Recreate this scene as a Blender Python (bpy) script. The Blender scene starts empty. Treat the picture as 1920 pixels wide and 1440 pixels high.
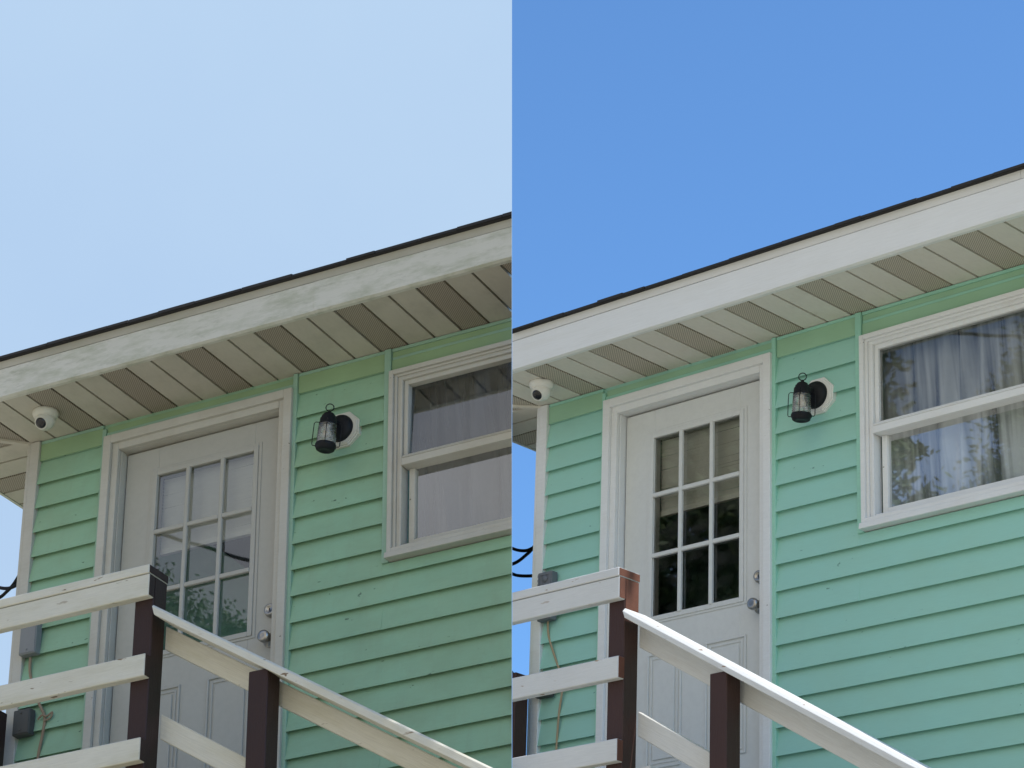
import bpy, bmesh, math, random
from mathutils import Vector, Matrix, noise
random.seed(7)
R = math.radians
scene = bpy.context.scene
C = scene.collection

# ---------------------------------------------------------------- camera
CAM_H = 1.6
CAM = Vector((0, 0, CAM_H))
cam_d = bpy.data.cameras.new('camera')
cam = bpy.data.objects.new('camera', cam_d)
C.objects.link(cam)
cam.location = CAM
cam.rotation_euler = (R(90 + 25), 0, 0)
cam_d.sensor_width = 36
cam_d.lens = 98.2855
cam_d.clip_start = 0.05
cam_d.clip_end = 2000
scene.camera = cam

# ---------------------------------------------------------------- sun and sky
SUN_DIR = Vector((0.546, -0.299, 0.780)).normalized()      # towards the sun
SUN_EL = math.asin(SUN_DIR.z)
SUN_AZ = math.atan2(SUN_DIR.x, SUN_DIR.y)
sun_d = bpy.data.lights.new('sun', 'SUN')
sun_d.energy = 4.6
sun_d.angle = R(0.5)
sun_d.color = (1.0, 0.95, 0.88)
sun = bpy.data.objects.new('sun', sun_d)
C.objects.link(sun)
sun.location = (8, -6, 20)
sun.rotation_euler = SUN_DIR.to_track_quat('Z', 'Y').to_euler()

world = bpy.data.worlds.new('World')
scene.world = world
world.use_nodes = True
nt = world.node_tree
nt.nodes.clear()


def wn(t, **kw):
    n = nt.nodes.new(t)
    for k, v in kw.items():
        setattr(n, k, v)
    return n


sky = wn('ShaderNodeTexSky', sky_type='NISHITA', sun_disc=False, sun_elevation=SUN_EL, sun_rotation=SUN_AZ)
sky.air_density = 1.0
sky.dust_density = 0.35
sky.ozone_density = 1.6
tc = wn('ShaderNodeTexCoord')
sep = wn('ShaderNodeSeparateXYZ')
nt.links.new(tc.outputs['Generated'], sep.inputs[0])
# clear blue sky over the right-hand house
sk = wn('ShaderNodeMix', data_type='RGBA', blend_type='MULTIPLY')
sk.inputs[0].default_value = 1
sk.inputs[7].default_value = (1.22, 1.80, 2.30, 1)
nt.links.new(sky.outputs[0], sk.inputs[6])
# pale overcast over the left-hand house: thin cloud veil with soft variation
nz = wn('ShaderNodeTexNoise')
nz.inputs['Scale'].default_value = 5.0
nz.inputs['Detail'].default_value = 5
nt.links.new(tc.outputs['Generated'], nz.inputs['Vector'])
ramp = wn('ShaderNodeValToRGB')
ramp.color_ramp.elements[0].position = 0.3
ramp.color_ramp.elements[0].color = (4.5, 6.25, 8.7, 1)
ramp.color_ramp.elements[1].position = 0.7
ramp.color_ramp.elements[1].color = (5.0, 6.75, 8.9, 1)
nt.links.new(nz.outputs[0], ramp.inputs[0])
step = wn('ShaderNodeMath', operation='LESS_THAN')
step.inputs[1].default_value = 0.0
nt.links.new(sep.outputs[0], step.inputs[0])
# behind the camera the veil opens to a strip of blue sky due left, then closes to grey-white cloud
band = wn('ShaderNodeValToRGB')
er = band.color_ramp
er.elements.remove(er.elements[1])
er.elements[0].position = 0.28
er.elements[0].color = (5.9, 6.1, 6.6, 1)
eb = er.elements.new(0.10)
eb.color = (11.0, 10.4, 8.9, 1)

e2 = er.elements.new(0.36)
e2.color = (3.0, 4.5, 7.6, 1)
e3 = er.elements.new(0.60)
e3.color = (3.0, 4.5, 7.6, 1)
mapy = wn('ShaderNodeMath', operation='MULTIPLY_ADD')
mapy.inputs[1].default_value = 0.5
mapy.inputs[2].default_value = 0.5
nt.links.new(sep.outputs[1], mapy.inputs[0])
nt.links.new(mapy.outputs[0], band.inputs[0])
front = wn('ShaderNodeMapRange')
front.inputs[1].default_value = 0.60
front.inputs[2].default_value = 0.72
nt.links.new(mapy.outputs[0], front.inputs[0])
left = wn('ShaderNodeMix', data_type='RGBA')
nt.links.new(front.outputs[0], left.inputs[0])
nt.links.new(band.outputs[0], left.inputs[6])
nt.links.new(ramp.outputs[0], left.inputs[7])
mx = wn('ShaderNodeMix', data_type='RGBA')
nt.links.new(step.outputs[0], mx.inputs[0])
nt.links.new(sk.outputs[2], mx.inputs[6])
nt.links.new(left.outputs[2], mx.inputs[7])
bg = wn('ShaderNodeBackground')
bg.inputs[1].default_value = 0.1
nt.links.new(mx.outputs[2], bg.inputs[0])
wo = wn('ShaderNodeOutputWorld')
nt.links.new(bg.outputs[0], wo.inputs[0])

vs = scene.view_settings
vs.view_transform = 'Standard'
vs.look = 'None'
vs.gamma = 1
vs.use_curve_mapping = False
vs.exposure = 0.0
scene.cycles.max_bounces = 8
scene.cycles.transparent_max_bounces = 12


# ---------------------------------------------------------------- materials
def mat_base(name):
    m = bpy.data.materials.new(name)
    m.use_nodes = True
    t = m.node_tree
    return m, t, t.nodes['Principled BSDF']


def ln(t, a, b):
    t.links.new(a, b)


def mapped(t, scale, rot=0.0):
    tcn = t.nodes.new('ShaderNodeTexCoord')
    src = tcn.outputs['Object']
    if rot:
        m0 = t.nodes.new('ShaderNodeMapping')
        m0.inputs['Rotation'].default_value = (0, rot, 0)
        ln(t, src, m0.inputs[0])
        src = m0.outputs[0]
    mp = t.nodes.new('ShaderNodeMapping')
    mp.inputs['Scale'].default_value = scale
    ln(t, src, mp.inputs[0])
    return mp.outputs[0]


def tnoise(t, scale, vec, detail=4, rough=0.6):
    n = t.nodes.new('ShaderNodeTexNoise')
    n.inputs['Scale'].default_value = scale
    n.inputs['Detail'].default_value = detail
    n.inputs['Roughness'].default_value = rough
    ln(t, vec, n.inputs['Vector'])
    return n.outputs[0]


def tramp(t, fac, p0, p1, c0=(0, 0, 0, 1), c1=(1, 1, 1, 1)):
    r = t.nodes.new('ShaderNodeValToRGB')
    r.color_ramp.elements[0].position = p0
    r.color_ramp.elements[1].position = p1
    r.color_ramp.elements[0].color = c0
    r.color_ramp.elements[1].color = c1
    ln(t, fac, r.inputs[0])
    return r.outputs[0]


def tmix(t, fac, a, b, mode='MIX'):
    m = t.nodes.new('ShaderNodeMix')
    m.data_type = 'RGBA'
    m.blend_type = mode
    if hasattr(fac, 'links') or hasattr(fac, 'is_output'):
        ln(t, fac, m.inputs[0])
    else:
        m.inputs[0].default_value = fac
    for s, v in ((6, a), (7, b)):
        if isinstance(v, tuple):
            m.inputs[s].default_value = v if len(v) == 4 else v + (1,)
        else:
            ln(t, v, m.inputs[s])
    return m.outputs[2]


def tmul(t, a, b):
    m = t.nodes.new('ShaderNodeMath')
    m.operation = 'MULTIPLY'
    for i, v in enumerate((a, b)):
        if isinstance(v, (int, float)):
            m.inputs[i].default_value = v
        else:
            ln(t, v, m.inputs[i])
    return m.outputs[0]


def tbump(t, p, h, strength, dist):
    b = t.nodes.new('ShaderNodeBump')
    b.inputs['Strength'].default_value = strength
    b.inputs['Distance'].default_value = dist
    ln(t, h, b.inputs['Height'])
    ln(t, b.outputs[0], p.inputs['Normal'])


def paint(name, col, col2=None, rough=0.55, grain=(1.5, 14, 14), var=0.5, dirt=None, chips=None, bump=0.25, spec=0.3, dirt2=None, rot=0.0, gamt=0.16):
    """painted surface: broad tonal drift, fine grain, dirt patches and small chips"""
    m, t, p = mat_base(name)
    col2 = col2 or tuple(c * 0.88 for c in col)
    v1 = mapped(t, (1, 1, 1))
    base = tmix(t, tmul(t, tramp(t, tnoise(t, 3.2, v1), 0.3, 0.7), var), col, col2)
    g = tnoise(t, 9, mapped(t, grain, rot), 5, 0.7)
    base = tmix(t, tmul(t, tramp(t, g, 0.42, 0.72), gamt), base, tuple(c * 0.6 for c in col))
    for d in (dirt, dirt2):
        if d:
            dc, amt, sc, lo, hi, st = d
            f = tramp(t, tnoise(t, sc, mapped(t, st, rot), 8, 0.68), lo, hi)
            base = tmix(t, tmul(t, f, amt), base, dc)
    if chips:
        cc, sc, lo, st = chips
        f = tramp(t, tnoise(t, sc, mapped(t, st), 3, 0.55), lo, lo + 0.03)
        f = tmul(t, f, tramp(t, tnoise(t, 1.6, mapped(t, (0.8, 1, 3))), 0.48, 0.56))
        base = tmix(t, f, base, cc)
    ln(t, base, p.inputs['Base Color'])
    p.inputs['Roughness'].default_value = rough
    p.inputs['Specular IOR Level'].default_value = spec
    if bump:
        tbump(t, p, g, bump, 0.004)
    return m


def plain(name, col, rough=0.5, metal=0.0, spec=0.4, nscale=40, var=0.25):
    m, t, p = mat_base(name)
    n = tnoise(t, nscale, mapped(t, (1, 1, 1)))
    ln(t, tmix(t, tmul(t, n, var), col, tuple(c * 0.5 for c in col)), p.inputs['Base Color'])
    p.inputs['Roughness'].default_value = rough
    p.inputs['Metallic'].default_value = metal
    p.inputs['Specular IOR Level'].default_value = spec
    tbump(t, p, n, 0.1, 0.002)
    return m


def glass_mat(name, refl, tint=(0.9, 0.93, 0.92), smudge=0.04):
    """window glass: clear pane with a mirror coat and faint streaks of grime"""
    m, t, p = mat_base(name)
    t.nodes.remove(p)
    out = t.nodes['Material Output']
    tr = t.nodes.new('ShaderNodeBsdfTransparent')
    tr.inputs[0].default_value = tint + (1,)
    gl = t.nodes.new('ShaderNodeBsdfGlossy')
    gl.inputs['Roughness'].default_value = 0.012
    df = t.nodes.new('ShaderNodeBsdfDiffuse')
    df.inputs[0].default_value = (0.55, 0.55, 0.52, 1)
    lw = t.nodes.new('ShaderNodeLayerWeight')
    lw.inputs[0].default_value = 0.35
    ma = t.nodes.new('ShaderNodeMath')
    ma.operation = 'MULTIPLY_ADD'
    ln(t, lw.outputs['Fresnel'], ma.inputs[0])
    ma.inputs[1].default_value = 0.9
    ma.inputs[2].default_value = refl
    mx1 = t.nodes.new('ShaderNodeMixShader')
    ln(t, ma.outputs[0], mx1.inputs[0])
    ln(t, tr.outputs[0], mx1.inputs[1])
    ln(t, gl.outputs[0], mx1.inputs[2])
    f = tmul(t, tramp(t, tnoise(t, 7, mapped(t, (1, 1, 2.2)), 6, 0.7), 0.45, 0.8), smudge * 3)
    mx2 = t.nodes.new('ShaderNodeMixShader')
    ln(t, f, mx2.inputs[0])
    ln(t, mx1.outputs[0], mx2.inputs[1])
    ln(t, df.outputs[0], mx2.inputs[2])
    ln(t, mx2.outputs[0], out.inputs[0])
    b = t.nodes.new('ShaderNodeBump')
    b.inputs['Strength'].default_value = 0.02
    b.inputs['Distance'].default_value = 0.02
    ln(t, tnoise(t, 2.5, mapped(t, (1, 1, 1)), 1), b.inputs['Height'])
    ln(t, b.outputs[0], gl.inputs['Normal'])
    return m


def vent_mat(name, col, hole, pitch=0.0105):
    """perforated aluminium strip"""
    m, t, p = mat_base(name)
    tcn = t.nodes.new('ShaderNodeTexCoord')
    s = t.nodes.new('ShaderNodeSeparateXYZ')
    ln(t, tcn.outputs['Object'], s.inputs[0])

    def w(o, k, ph):
        a = t.nodes.new('ShaderNodeMath')
        a.operation = 'MULTIPLY_ADD'
        ln(t, o, a.inputs[0])
        a.inputs[1].default_value = k
        a.inputs[2].default_value = ph
        b = t.nodes.new('ShaderNodeMath')
        b.operation = 'SINE'
        ln(t, a.outputs[0], b.inputs[0])
        return b.outputs[0]
    k = 2 * math.pi / pitch
    f = tramp(t, tmul(t, w(s.outputs[0], k, 0.3), w(s.outputs[1], k, 0.8)), 0.05, 0.35)
    n = tnoise(t, 6, mapped(t, (1, 1, 1)), 5)
    base = tmix(t, tmul(t, n, 0.35), col, tuple(c * 0.75 for c in col))
    ln(t, tmix(t, f, base, hole), p.inputs['Base Color'])
    p.inputs['Roughness'].default_value = 0.6
    tbump(t, p, f, -0.6, 0.003)
    return m


WH = (0.78, 0.77, 0.73)
BROWN_RAW = (0.30, 0.13, 0.085)
GRIME = (0.20, 0.19, 0.13)
ALGAE = (0.26, 0.28, 0.17)


def palette(k):
    d = (k == 'A')
    P = {}
    if d:   # before cleaning: dull, grimy
        P['siding'] = paint('weathered_green_siding', (0.285, 0.485, 0.335), (0.30, 0.46, 0.305), var=0.8, grain=(2, 30, 60),
                            dirt=((0.20, 0.29, 0.18), 0.42, 2.2, 0.42, 0.75, (1, 1, 2.0)), dirt2=((0.24, 0.30, 0.21), 0.30, 9, 0.5, 0.8, (1.6, 1, 0.35)), chips=((0.09, 0.15, 0.11), 30, 0.70, (0.7, 1, 1.2)), bump=0.12)
        P['frieze'] = paint('olive_green_frieze', (0.285, 0.42, 0.235), (0.25, 0.36, 0.20), var=0.8, grain=(2, 30, 60), bump=0.1)  # olive tone: dirt and warm bounce under the eave put into the colour
        P['trim'] = paint('weathered_green_trim', (0.30, 0.47, 0.36), var=0.6, dirt=((0.2, 0.25, 0.17), 0.3, 5, 0.45, 0.8, (1, 1, 0.5)), bump=0.1)
        P['white'] = paint('grimy_white_trim', (0.52, 0.50, 0.445), var=0.6, dirt=((0.36, 0.31, 0.23), 0.45, 4, 0.45, 0.8, (1, 1, 1)),
                           chips=((0.10, 0.085, 0.06), 34, 0.72, (1, 1, 1)), bump=0.12)
        P['door'] = paint('dull_white_door', (0.43, 0.42, 0.38), var=0.4, dirt=((0.4, 0.38, 0.32), 0.25, 3, 0.5, 0.85, (1, 1, 0.4)), bump=0.04, grain=(3, 3, 3), spec=0.4, rough=0.4)
        P['fascia'] = paint('algae_stained_fascia', (0.63, 0.61, 0.545), var=0.4, rough=0.45,
                            dirt=((0.25, 0.28, 0.155), 0.62, 4.5, 0.45, 0.72, (1, 1, 3.5)), dirt2=((0.20, 0.20, 0.14), 0.40, 14, 0.56, 0.75, (0.8, 1, 3)), bump=0.03, grain=(1, 6, 20))
        P['drip'] = paint('dingy_drip_edge', (0.50, 0.47, 0.40), var=0.9, dirt=((0.25, 0.24, 0.17), 0.5, 3, 0.42, 0.75, (0.5, 1, 1)), bump=0.03)
        P['soffit'] = paint('dingy_soffit', (0.55, 0.505, 0.425), (0.48, 0.445, 0.37), var=0.7, dirt=((0.20, 0.18, 0.13), 0.35, 6, 0.5, 0.8, (1, 1, 1)), bump=0.03, grain=(6, 2, 2))
        P['vent'] = vent_mat('dingy_vent', (0.42, 0.36, 0.285), (0.12, 0.095, 0.075), 0.0125)
        P['rail'] = paint('grimy_white_rail', (0.66, 0.64, 0.57), (0.60, 0.58, 0.50), var=0.7, grain=(1.2, 16, 30), dirt=((0.40, 0.37, 0.22), 0.5, 4, 0.48, 0.8, (0.6, 1, 3)),
                            chips=((0.2, 0.14, 0.09), 24, 0.665, (0.4, 1, 1.5)), bump=0.5, gamt=0.30, rough=0.75)
        P['slope'] = paint('grimy_white_stair_rail', (0.66, 0.64, 0.57), (0.60, 0.58, 0.50), var=0.7, grain=(1.2, 16, 30), dirt=((0.40, 0.37, 0.22), 0.5, 4, 0.48, 0.8, (0.6, 1, 3)),
                            chips=((0.2, 0.14, 0.09), 24, 0.665, (0.4, 1, 1.5)), bump=0.5, gamt=0.34, rot=-0.563, rough=0.75)
        P['groove'] = paint('soffit_seam_dirt', (0.19, 0.165, 0.12), bump=0)
        P['post'] = paint('dark_brown_paint', (0.040, 0.020, 0.018), (0.032, 0.017, 0.016), var=0.7, grain=(24, 24, 1.5), bump=0.4, rough=0.5)
        P['pane'] = glass_mat('grey_glass', 0.17, smudge=0.02)
        P['curtain'] = sheer('grey_sheer_curtain', (0.14, 0.14, 0.155))
    else:   # after cleaning: bright
        P['siding'] = paint('clean_green_siding', (0.335, 0.635, 0.545), (0.345, 0.62, 0.515), var=0.8, grain=(2, 30, 60),
                            dirt=((0.30, 0.48, 0.34), 0.16, 2.2, 0.45, 0.78, (1, 1, 2.5)), chips=((0.15, 0.30, 0.25), 30, 0.71, (0.7, 1, 1.2)), bump=0.1)
        P['frieze'] = paint('sage_green_frieze', (0.33, 0.56, 0.385), (0.31, 0.52, 0.34), var=0.8, grain=(2, 30, 60), bump=0.1)  # yellower than the siding, warm eave bounce tinted into the green
        P['trim'] = paint('clean_green_trim', (0.345, 0.66, 0.53), var=0.5, bump=0.1)
        P['white'] = paint('clean_white_trim', (0.78, 0.79, 0.79), var=0.5, dirt=((0.60, 0.50, 0.40), 0.3, 4, 0.52, 0.85, (1, 1, 1)),
                           chips=((0.12, 0.10, 0.07), 34, 0.73, (1, 1, 1)), bump=0.12)
        P['door'] = paint('white_door', (0.67, 0.68, 0.66), var=0.3, bump=0.03, grain=(3, 3, 3), spec=0.4, rough=0.4)
        P['fascia'] = paint('clean_white_fascia', (0.80, 0.80, 0.79), var=0.3, rough=0.4, dirt=((0.62, 0.60, 0.52), 0.3, 4, 0.5, 0.8, (0.4, 1, 4)), bump=0.02, grain=(1, 6, 20))
        P['drip'] = paint('clean_drip_edge', (0.74, 0.73, 0.70), var=0.6, bump=0.03)
        P['soffit'] = paint('clean_soffit', (0.74, 0.70, 0.635), (0.68, 0.64, 0.575), var=0.5, dirt=((0.40, 0.32, 0.22), 0.3, 7, 0.55, 0.85, (1, 1, 1)), bump=0.03, grain=(6, 2, 2))
        P['vent'] = vent_mat('clean_vent', (0.63, 0.565, 0.475), (0.17, 0.14, 0.11), 0.0125)
        P['rail'] = paint('white_rail_paint', (0.66, 0.675, 0.69), (0.60, 0.61, 0.62), var=0.6, grain=(1.2, 16, 30), dirt=((0.5, 0.45, 0.38), 0.25, 6, 0.55, 0.85, (0.6, 1, 3)),
                            chips=((0.3, 0.2, 0.13), 24, 0.675, (0.4, 1, 1.5)), bump=0.5, gamt=0.24, rough=0.75)
        P['slope'] = paint('white_stair_rail_paint', (0.70, 0.71, 0.715), (0.62, 0.625, 0.62), var=0.6, grain=(1.2, 16, 30), dirt=((0.5, 0.45, 0.38), 0.25, 6, 0.55, 0.85, (0.6, 1, 3)),
                            chips=((0.3, 0.2, 0.13), 24, 0.675, (0.4, 1, 1.5)), bump=0.5, gamt=0.30, rot=-0.537, rough=0.75)
        P['groove'] = paint('soffit_seam', (0.33, 0.28, 0.21), bump=0)
        P['post'] = paint('brown_paint', (0.060, 0.028, 0.022), (0.045, 0.023, 0.020), var=0.7, grain=(24, 24, 1.5), bump=0.4, rough=0.5)
        P['pane'] = glass_mat('clear_glass', 0.09, smudge=0.02)
        P['curtain'] = sheer('white_sheer_curtain', (0.74, 0.75, 0.77))
    P['end'] = paint('sunlit_brown_end', (0.19, 0.072, 0.045), (0.10, 0.045, 0.032), var=0.9, grain=(20, 40, 12), bump=0.6, rough=0.85, gamt=0.4) if not d else P['post']  # right house: lighter brown with the sunlight put into the colour
    P['shingle'] = plain('asphalt_shingle' + ('_old' if d else ''), (0.035, 0.033, 0.035), 0.9, nscale=60)
    P['black'] = plain('black_metal' + ('_dull' if d else ''), (0.010, 0.011, 0.014), 0.55, spec=0.25)
    P['chrome'] = plain('brushed_nickel' + ('_dull' if d else ''), (0.42, 0.40, 0.37), 0.28, metal=1.0)
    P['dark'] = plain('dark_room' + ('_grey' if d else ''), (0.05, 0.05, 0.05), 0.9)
    P['blind'] = paint('blind_vinyl' + ('_grey' if d else ''), (0.72, 0.71, 0.66) if d else (0.66, 0.64, 0.57), bump=0, var=0.3)
    P['box'] = plain('grey_plastic' + ('_weathered' if d else ''), (0.24, 0.245, 0.25) if d else (0.16, 0.17, 0.19), 0.6)
    P['boxd'] = plain('stained_box' + ('_old' if d else ''), (0.085, 0.085, 0.08), 0.7)
    P['cord'] = plain('tan_cord' + ('_dull' if d else ''), (0.30, 0.22, 0.15) if d else (0.42, 0.32, 0.20), 0.8)
    P['camw'] = plain('white_plastic' + ('_dull' if d else ''), (0.62, 0.60, 0.52) if d else (0.80, 0.79, 0.75), 0.4, var=0.1)
    P['lens'] = plain('black_lens' + ('_dull' if d else ''), (0.008, 0.008, 0.012), 0.08, spec=0.6)
    P['jar'] = glass_mat('ribbed_lamp_glass' + ('_dull' if d else ''), 0.10, (0.94, 0.95, 0.94) if not d else (0.84, 0.85, 0.82), smudge=0.36)
    P['bulb'] = plain('frosted_bulb' + ('_dull' if d else ''), (0.85, 0.72, 0.60), 0.3, var=0.05)
    P['line'] = P['black']
    return P


def sheer(name, col):
    """thin curtain: open weave that lets the dark room show between gathered, denser folds"""
    m, t, p = mat_base(name)
    out = t.nodes['Material Output']
    p.inputs['Roughness'].default_value = 0.9
    p.inputs['Base Color'].default_value = col + (1,)
    tr = t.nodes.new('ShaderNodeBsdfTransparent')
    mxs = t.nodes.new('ShaderNodeMixShader')
    f = tramp(t, tnoise(t, 1.0, mapped(t, (17, 3, 0.9), 0.06), 3, 0.5), 0.36, 0.62, (0.18, 0.18, 0.18, 1), (0.96, 0.96, 0.96, 1))
    ln(t, f, mxs.inputs[0])
    ln(t, tr.outputs[0], mxs.inputs[1])
    ln(t, p.outputs[0], mxs.inputs[2])
    ln(t, mxs.outputs[0], out.inputs[0])
    return m


# ---------------------------------------------------------------- mesh builder
class House:
    def __init__(s, key, rot, org, scale):
        s.key = key
        s.M = Matrix(rot)
        s.O = Vector(org)
        s.s = scale
        s.W = Matrix.Translation(CAM + s.O * scale) @ s.M.to_4x4() @ Matrix.Scale(scale, 4)
        n = s.M.transposed() @ Vector((1, 0, 0))
        sg = 1 if key == 'A' else -1
        s.cut_no = n * sg                                   # towards the party line between the two houses
        s.cut_co = n * (-s.O.x) - s.cut_no * 0.0012
        s.P = palette(key)


class MB:
    def __init__(s):
        s.v = []
        s.f = []
        s.sm = []

    def add(s, vs, fs, smooth=False):
        o = len(s.v)
        s.v += [Vector(p) for p in vs]
        s.f += [tuple(i + o for i in f) for f in fs]
        s.sm += [smooth] * len(fs)

    def box(s, x0, x1, y0, y1, z0, z1):
        s.add([(x, y, z) for x in (x0, x1) for y in (y0, y1) for z in (z0, z1)],
              [(0, 1, 3, 2), (4, 6, 7, 5), (0, 4, 5, 1), (2, 3, 7, 6), (0, 2, 6, 4), (1, 5, 7, 3)])

    def ext(s, prof, a, b, axis='x'):
        """closed profile swept along an axis; profile points are the two other coordinates in xyz order"""
        n = len(prof)

        def p(q, t):
            return {'x': (t, q[0], q[1]), 'y': (q[0], t, q[1]), 'z': (q[0], q[1], t)}[axis]
        vs = [p(q, a) for q in prof] + [p(q, b) for q in prof]
        fs = [tuple(range(n))[::-1], tuple(range(n, 2 * n))]
        fs += [(i, (i + 1) % n, n + (i + 1) % n, n + i) for i in range(n)]
        s.add(vs, fs)

    def tube(s, pts, r, n=8, cap=True):
        pts = [Vector(p) for p in pts]
        rings = []
        up = Vector((0.13, 0.31, 0.94)).normalized()
        for i, p in enumerate(pts):
            d = (pts[min(i + 1, len(pts) - 1)] - pts[max(i - 1, 0)]).normalized()
            a = d.cross(up)
            if a.length < 1e-3:
                a = d.cross(Vector((1, 0, 0)))
            a.normalize()
            b = d.cross(a)
            rr = r[i] if isinstance(r, (list, tuple)) else r
            rings.append([p + (a * math.cos(2 * math.pi * k / n) + b * math.sin(2 * math.pi * k / n)) * rr for k in range(n)])
        vs = [q for g in rings for q in g]
        fs = [(i * n + k, i * n + (k + 1) % n, (i + 1) * n + (k + 1) % n, (i + 1) * n + k) for i in range(len(pts) - 1) for k in range(n)]
        s.add(vs, fs, True)
        if cap:
            s.add(rings[0], [tuple(range(n))[::-1]])
            s.add(rings[-1], [tuple(range(n))])

    def lathe(s, prof, c, axis, n=28, smooth=True):
        """profile (radius, height along axis) turned about an axis through c"""
        c = Vector(c)
        z = Vector(axis).normalized()
        x = z.cross(Vector((0.2, 0.9, 0.4))).normalized()
        y = z.cross(x)
        vs = []
        for r, h in prof:
            for k in range(n):
                a = 2 * math.pi * k / n
                vs.append(c + z * h + (x * math.cos(a) + y * math.sin(a)) * max(r, 1e-5))
        fs = [(i * n + k, i * n + (k + 1) % n, (i + 1) * n + (k + 1) % n, (i + 1) * n + k) for i in range(len(prof) - 1) for k in range(n)]
        s.add(vs, fs, smooth)

    def build(s, name, mat, H, parent=None, base=(0, 0, 0), bevel=0.0, label=None, kind=None):
        """link as ONE mesh object, given in house coordinates"""
        bm = bmesh.new()
        vv = [bm.verts.new(p) for p in s.v]
        for f, sm in zip(s.f, s.sm):
            try:
                g = bm.faces.new([vv[i] for i in f])
                g.smooth = sm
            except ValueError:
                pass
        bmesh.ops.recalc_face_normals(bm, faces=bm.faces)
        if bevel:
            bmesh.ops.bevel(bm, geom=[e for e in bm.edges], offset=bevel, segments=1, affect='EDGES', profile=0.5, clamp_overlap=True)
        if H is not None:
            d = [(v.co - H.cut_co).dot(H.cut_no) for v in bm.verts]
            if min(d) >= 0:
                bm.free()
                return None
            if max(d) > 0:
                r = bmesh.ops.bisect_plane(bm, geom=bm.verts[:] + bm.edges[:] + bm.faces[:], dist=1e-6,
                                           plane_co=H.cut_co, plane_no=H.cut_no, clear_outer=True)
                ed = [e for e in r['geom_cut'] if isinstance(e, bmesh.types.BMEdge) and e.is_boundary]
                if ed:
                    bmesh.ops.holes_fill(bm, edges=ed, sides=0)
        me = bpy.data.meshes.new(name)
        b = Vector(base)
        for v in bm.verts:
            v.co -= b
        bm.to_mesh(me)
        bm.free()
        me.materials.append(mat)
        o = bpy.data.objects.new(name, me)
        C.objects.link(o)
        if parent is not None:
            o.parent = parent
        else:
            o.matrix_world = (H.W @ Matrix.Translation(b)) if H is not None else Matrix.Translation(b)
        if label:
            o['label'] = label
        if kind:
            o['kind'] = kind
        return o


def thing(name, H, base, label, cat, group=None):
    o = bpy.data.objects.new(name, None)
    o.empty_display_size = 0.2
    C.objects.link(o)
    o.matrix_world = (H.W @ Matrix.Translation(Vector(base))) if H else Matrix.Translation(Vector(base))
    o['label'] = label
    o['category'] = cat
    if group:
        o['group'] = group
    return o


def tag(o, label, cat, group=None):
    o['label'] = label
    o['category'] = cat
    if group:
        o['group'] = group
    return o


# ---------------------------------------------------------------- the house
S = 0.1355          # soffit strip width
XL = -0.262         # left corner of the house
XR = 11.0
D = 0.447           # overhang
LAP = 0.1245
Z0 = -0.107
GZ = -8.0           # walls run down past the ground
DOOR_FLOOR = -2.2


def siding_section(mb, x0, x1, zt, zb):
    """lapped boards in a rectangle of wall; each board leans out to a thick lower edge"""
    k = 0
    tops = [0.0]
    while tops[-1] > GZ:
        tops.append(Z0 - LAP * k)
        k += 1
    for i in range(len(tops) - 1):
        a, b = tops[i], tops[i + 1]
        t, u = min(a + (0.0125 if i else 0), zt), max(b, zb)
        if t - u < 0.014:
            continue
        lip = 0.023 if i else 0.008

        def y(z):
            return -0.003 - lip * (a - z) / (a - b)
        xs = [x0]
        rj = random.Random(i * 31 + int(x0 * 100))
        if x1 - x0 > 1.5:
            xj = x0 + rj.uniform(0.25, 2.8)
            while xj < x1 - 0.3:
                xs.append(xj)
                xj += rj.uniform(2.6, 3.7)
        xs.append(x1)
        full = u <= b + 1e-5
        for n_, (p0, p1) in enumerate(zip(xs, xs[1:])):
            g0 = p0 + (0.0008 if n_ else 0)
            g1 = p1 - (0.0008 if n_ < len(xs) - 2 else 0)
            w0, w1 = rj.uniform(-0.0012, 0.0012), rj.uniform(-0.0012, 0.0012)
            if full:
                # the lower edge is a thin lip with an open hollow behind it
                pr = [(0.004, t), (y(t), t), (y(u), u), (y(u) + 0.003, u), (y(u) + 0.004, u + 0.013), (0.004, u + 0.013)]
            else:
                pr = [(0.004, t), (y(t), t), (y(u), u), (0.004, u)]
            k_ = len(pr)
            mb.add([(g0, q[0] + w0 * (q[0] < -0.002), q[1]) for q in pr] + [(g1, q[0] + w1 * (q[0] < -0.002), q[1]) for q in pr],
                   [tuple(range(k_))[::-1], tuple(range(k_, 2 * k_))] + [(j, (j + 1) % k_, k_ + (j + 1) % k_, k_ + j) for j in range(k_)])


def ring(mb, x0, x1, zb, zt, w, y0, y1, wl=None, wt=None, wb=None):
    """rectangular frame, butted at the corners"""
    wl = w if wl is None else wl
    wt = w if wt is None else wt
    wb = w if wb is None else wb
    mb.box(x0, x0 + wl, y0, y1, zb, zt)
    mb.box(x1 - wl, x1, y0, y1, zb, zt)
    if wt:
        mb.box(x0 + wl, x1 - wl, y0, y1, zt - wt, zt)
    if wb:
        mb.box(x0 + wl, x1 - wl, y0, y1, zb, zb + wb)


WX1 = 2.80          # right edge of the window


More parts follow.
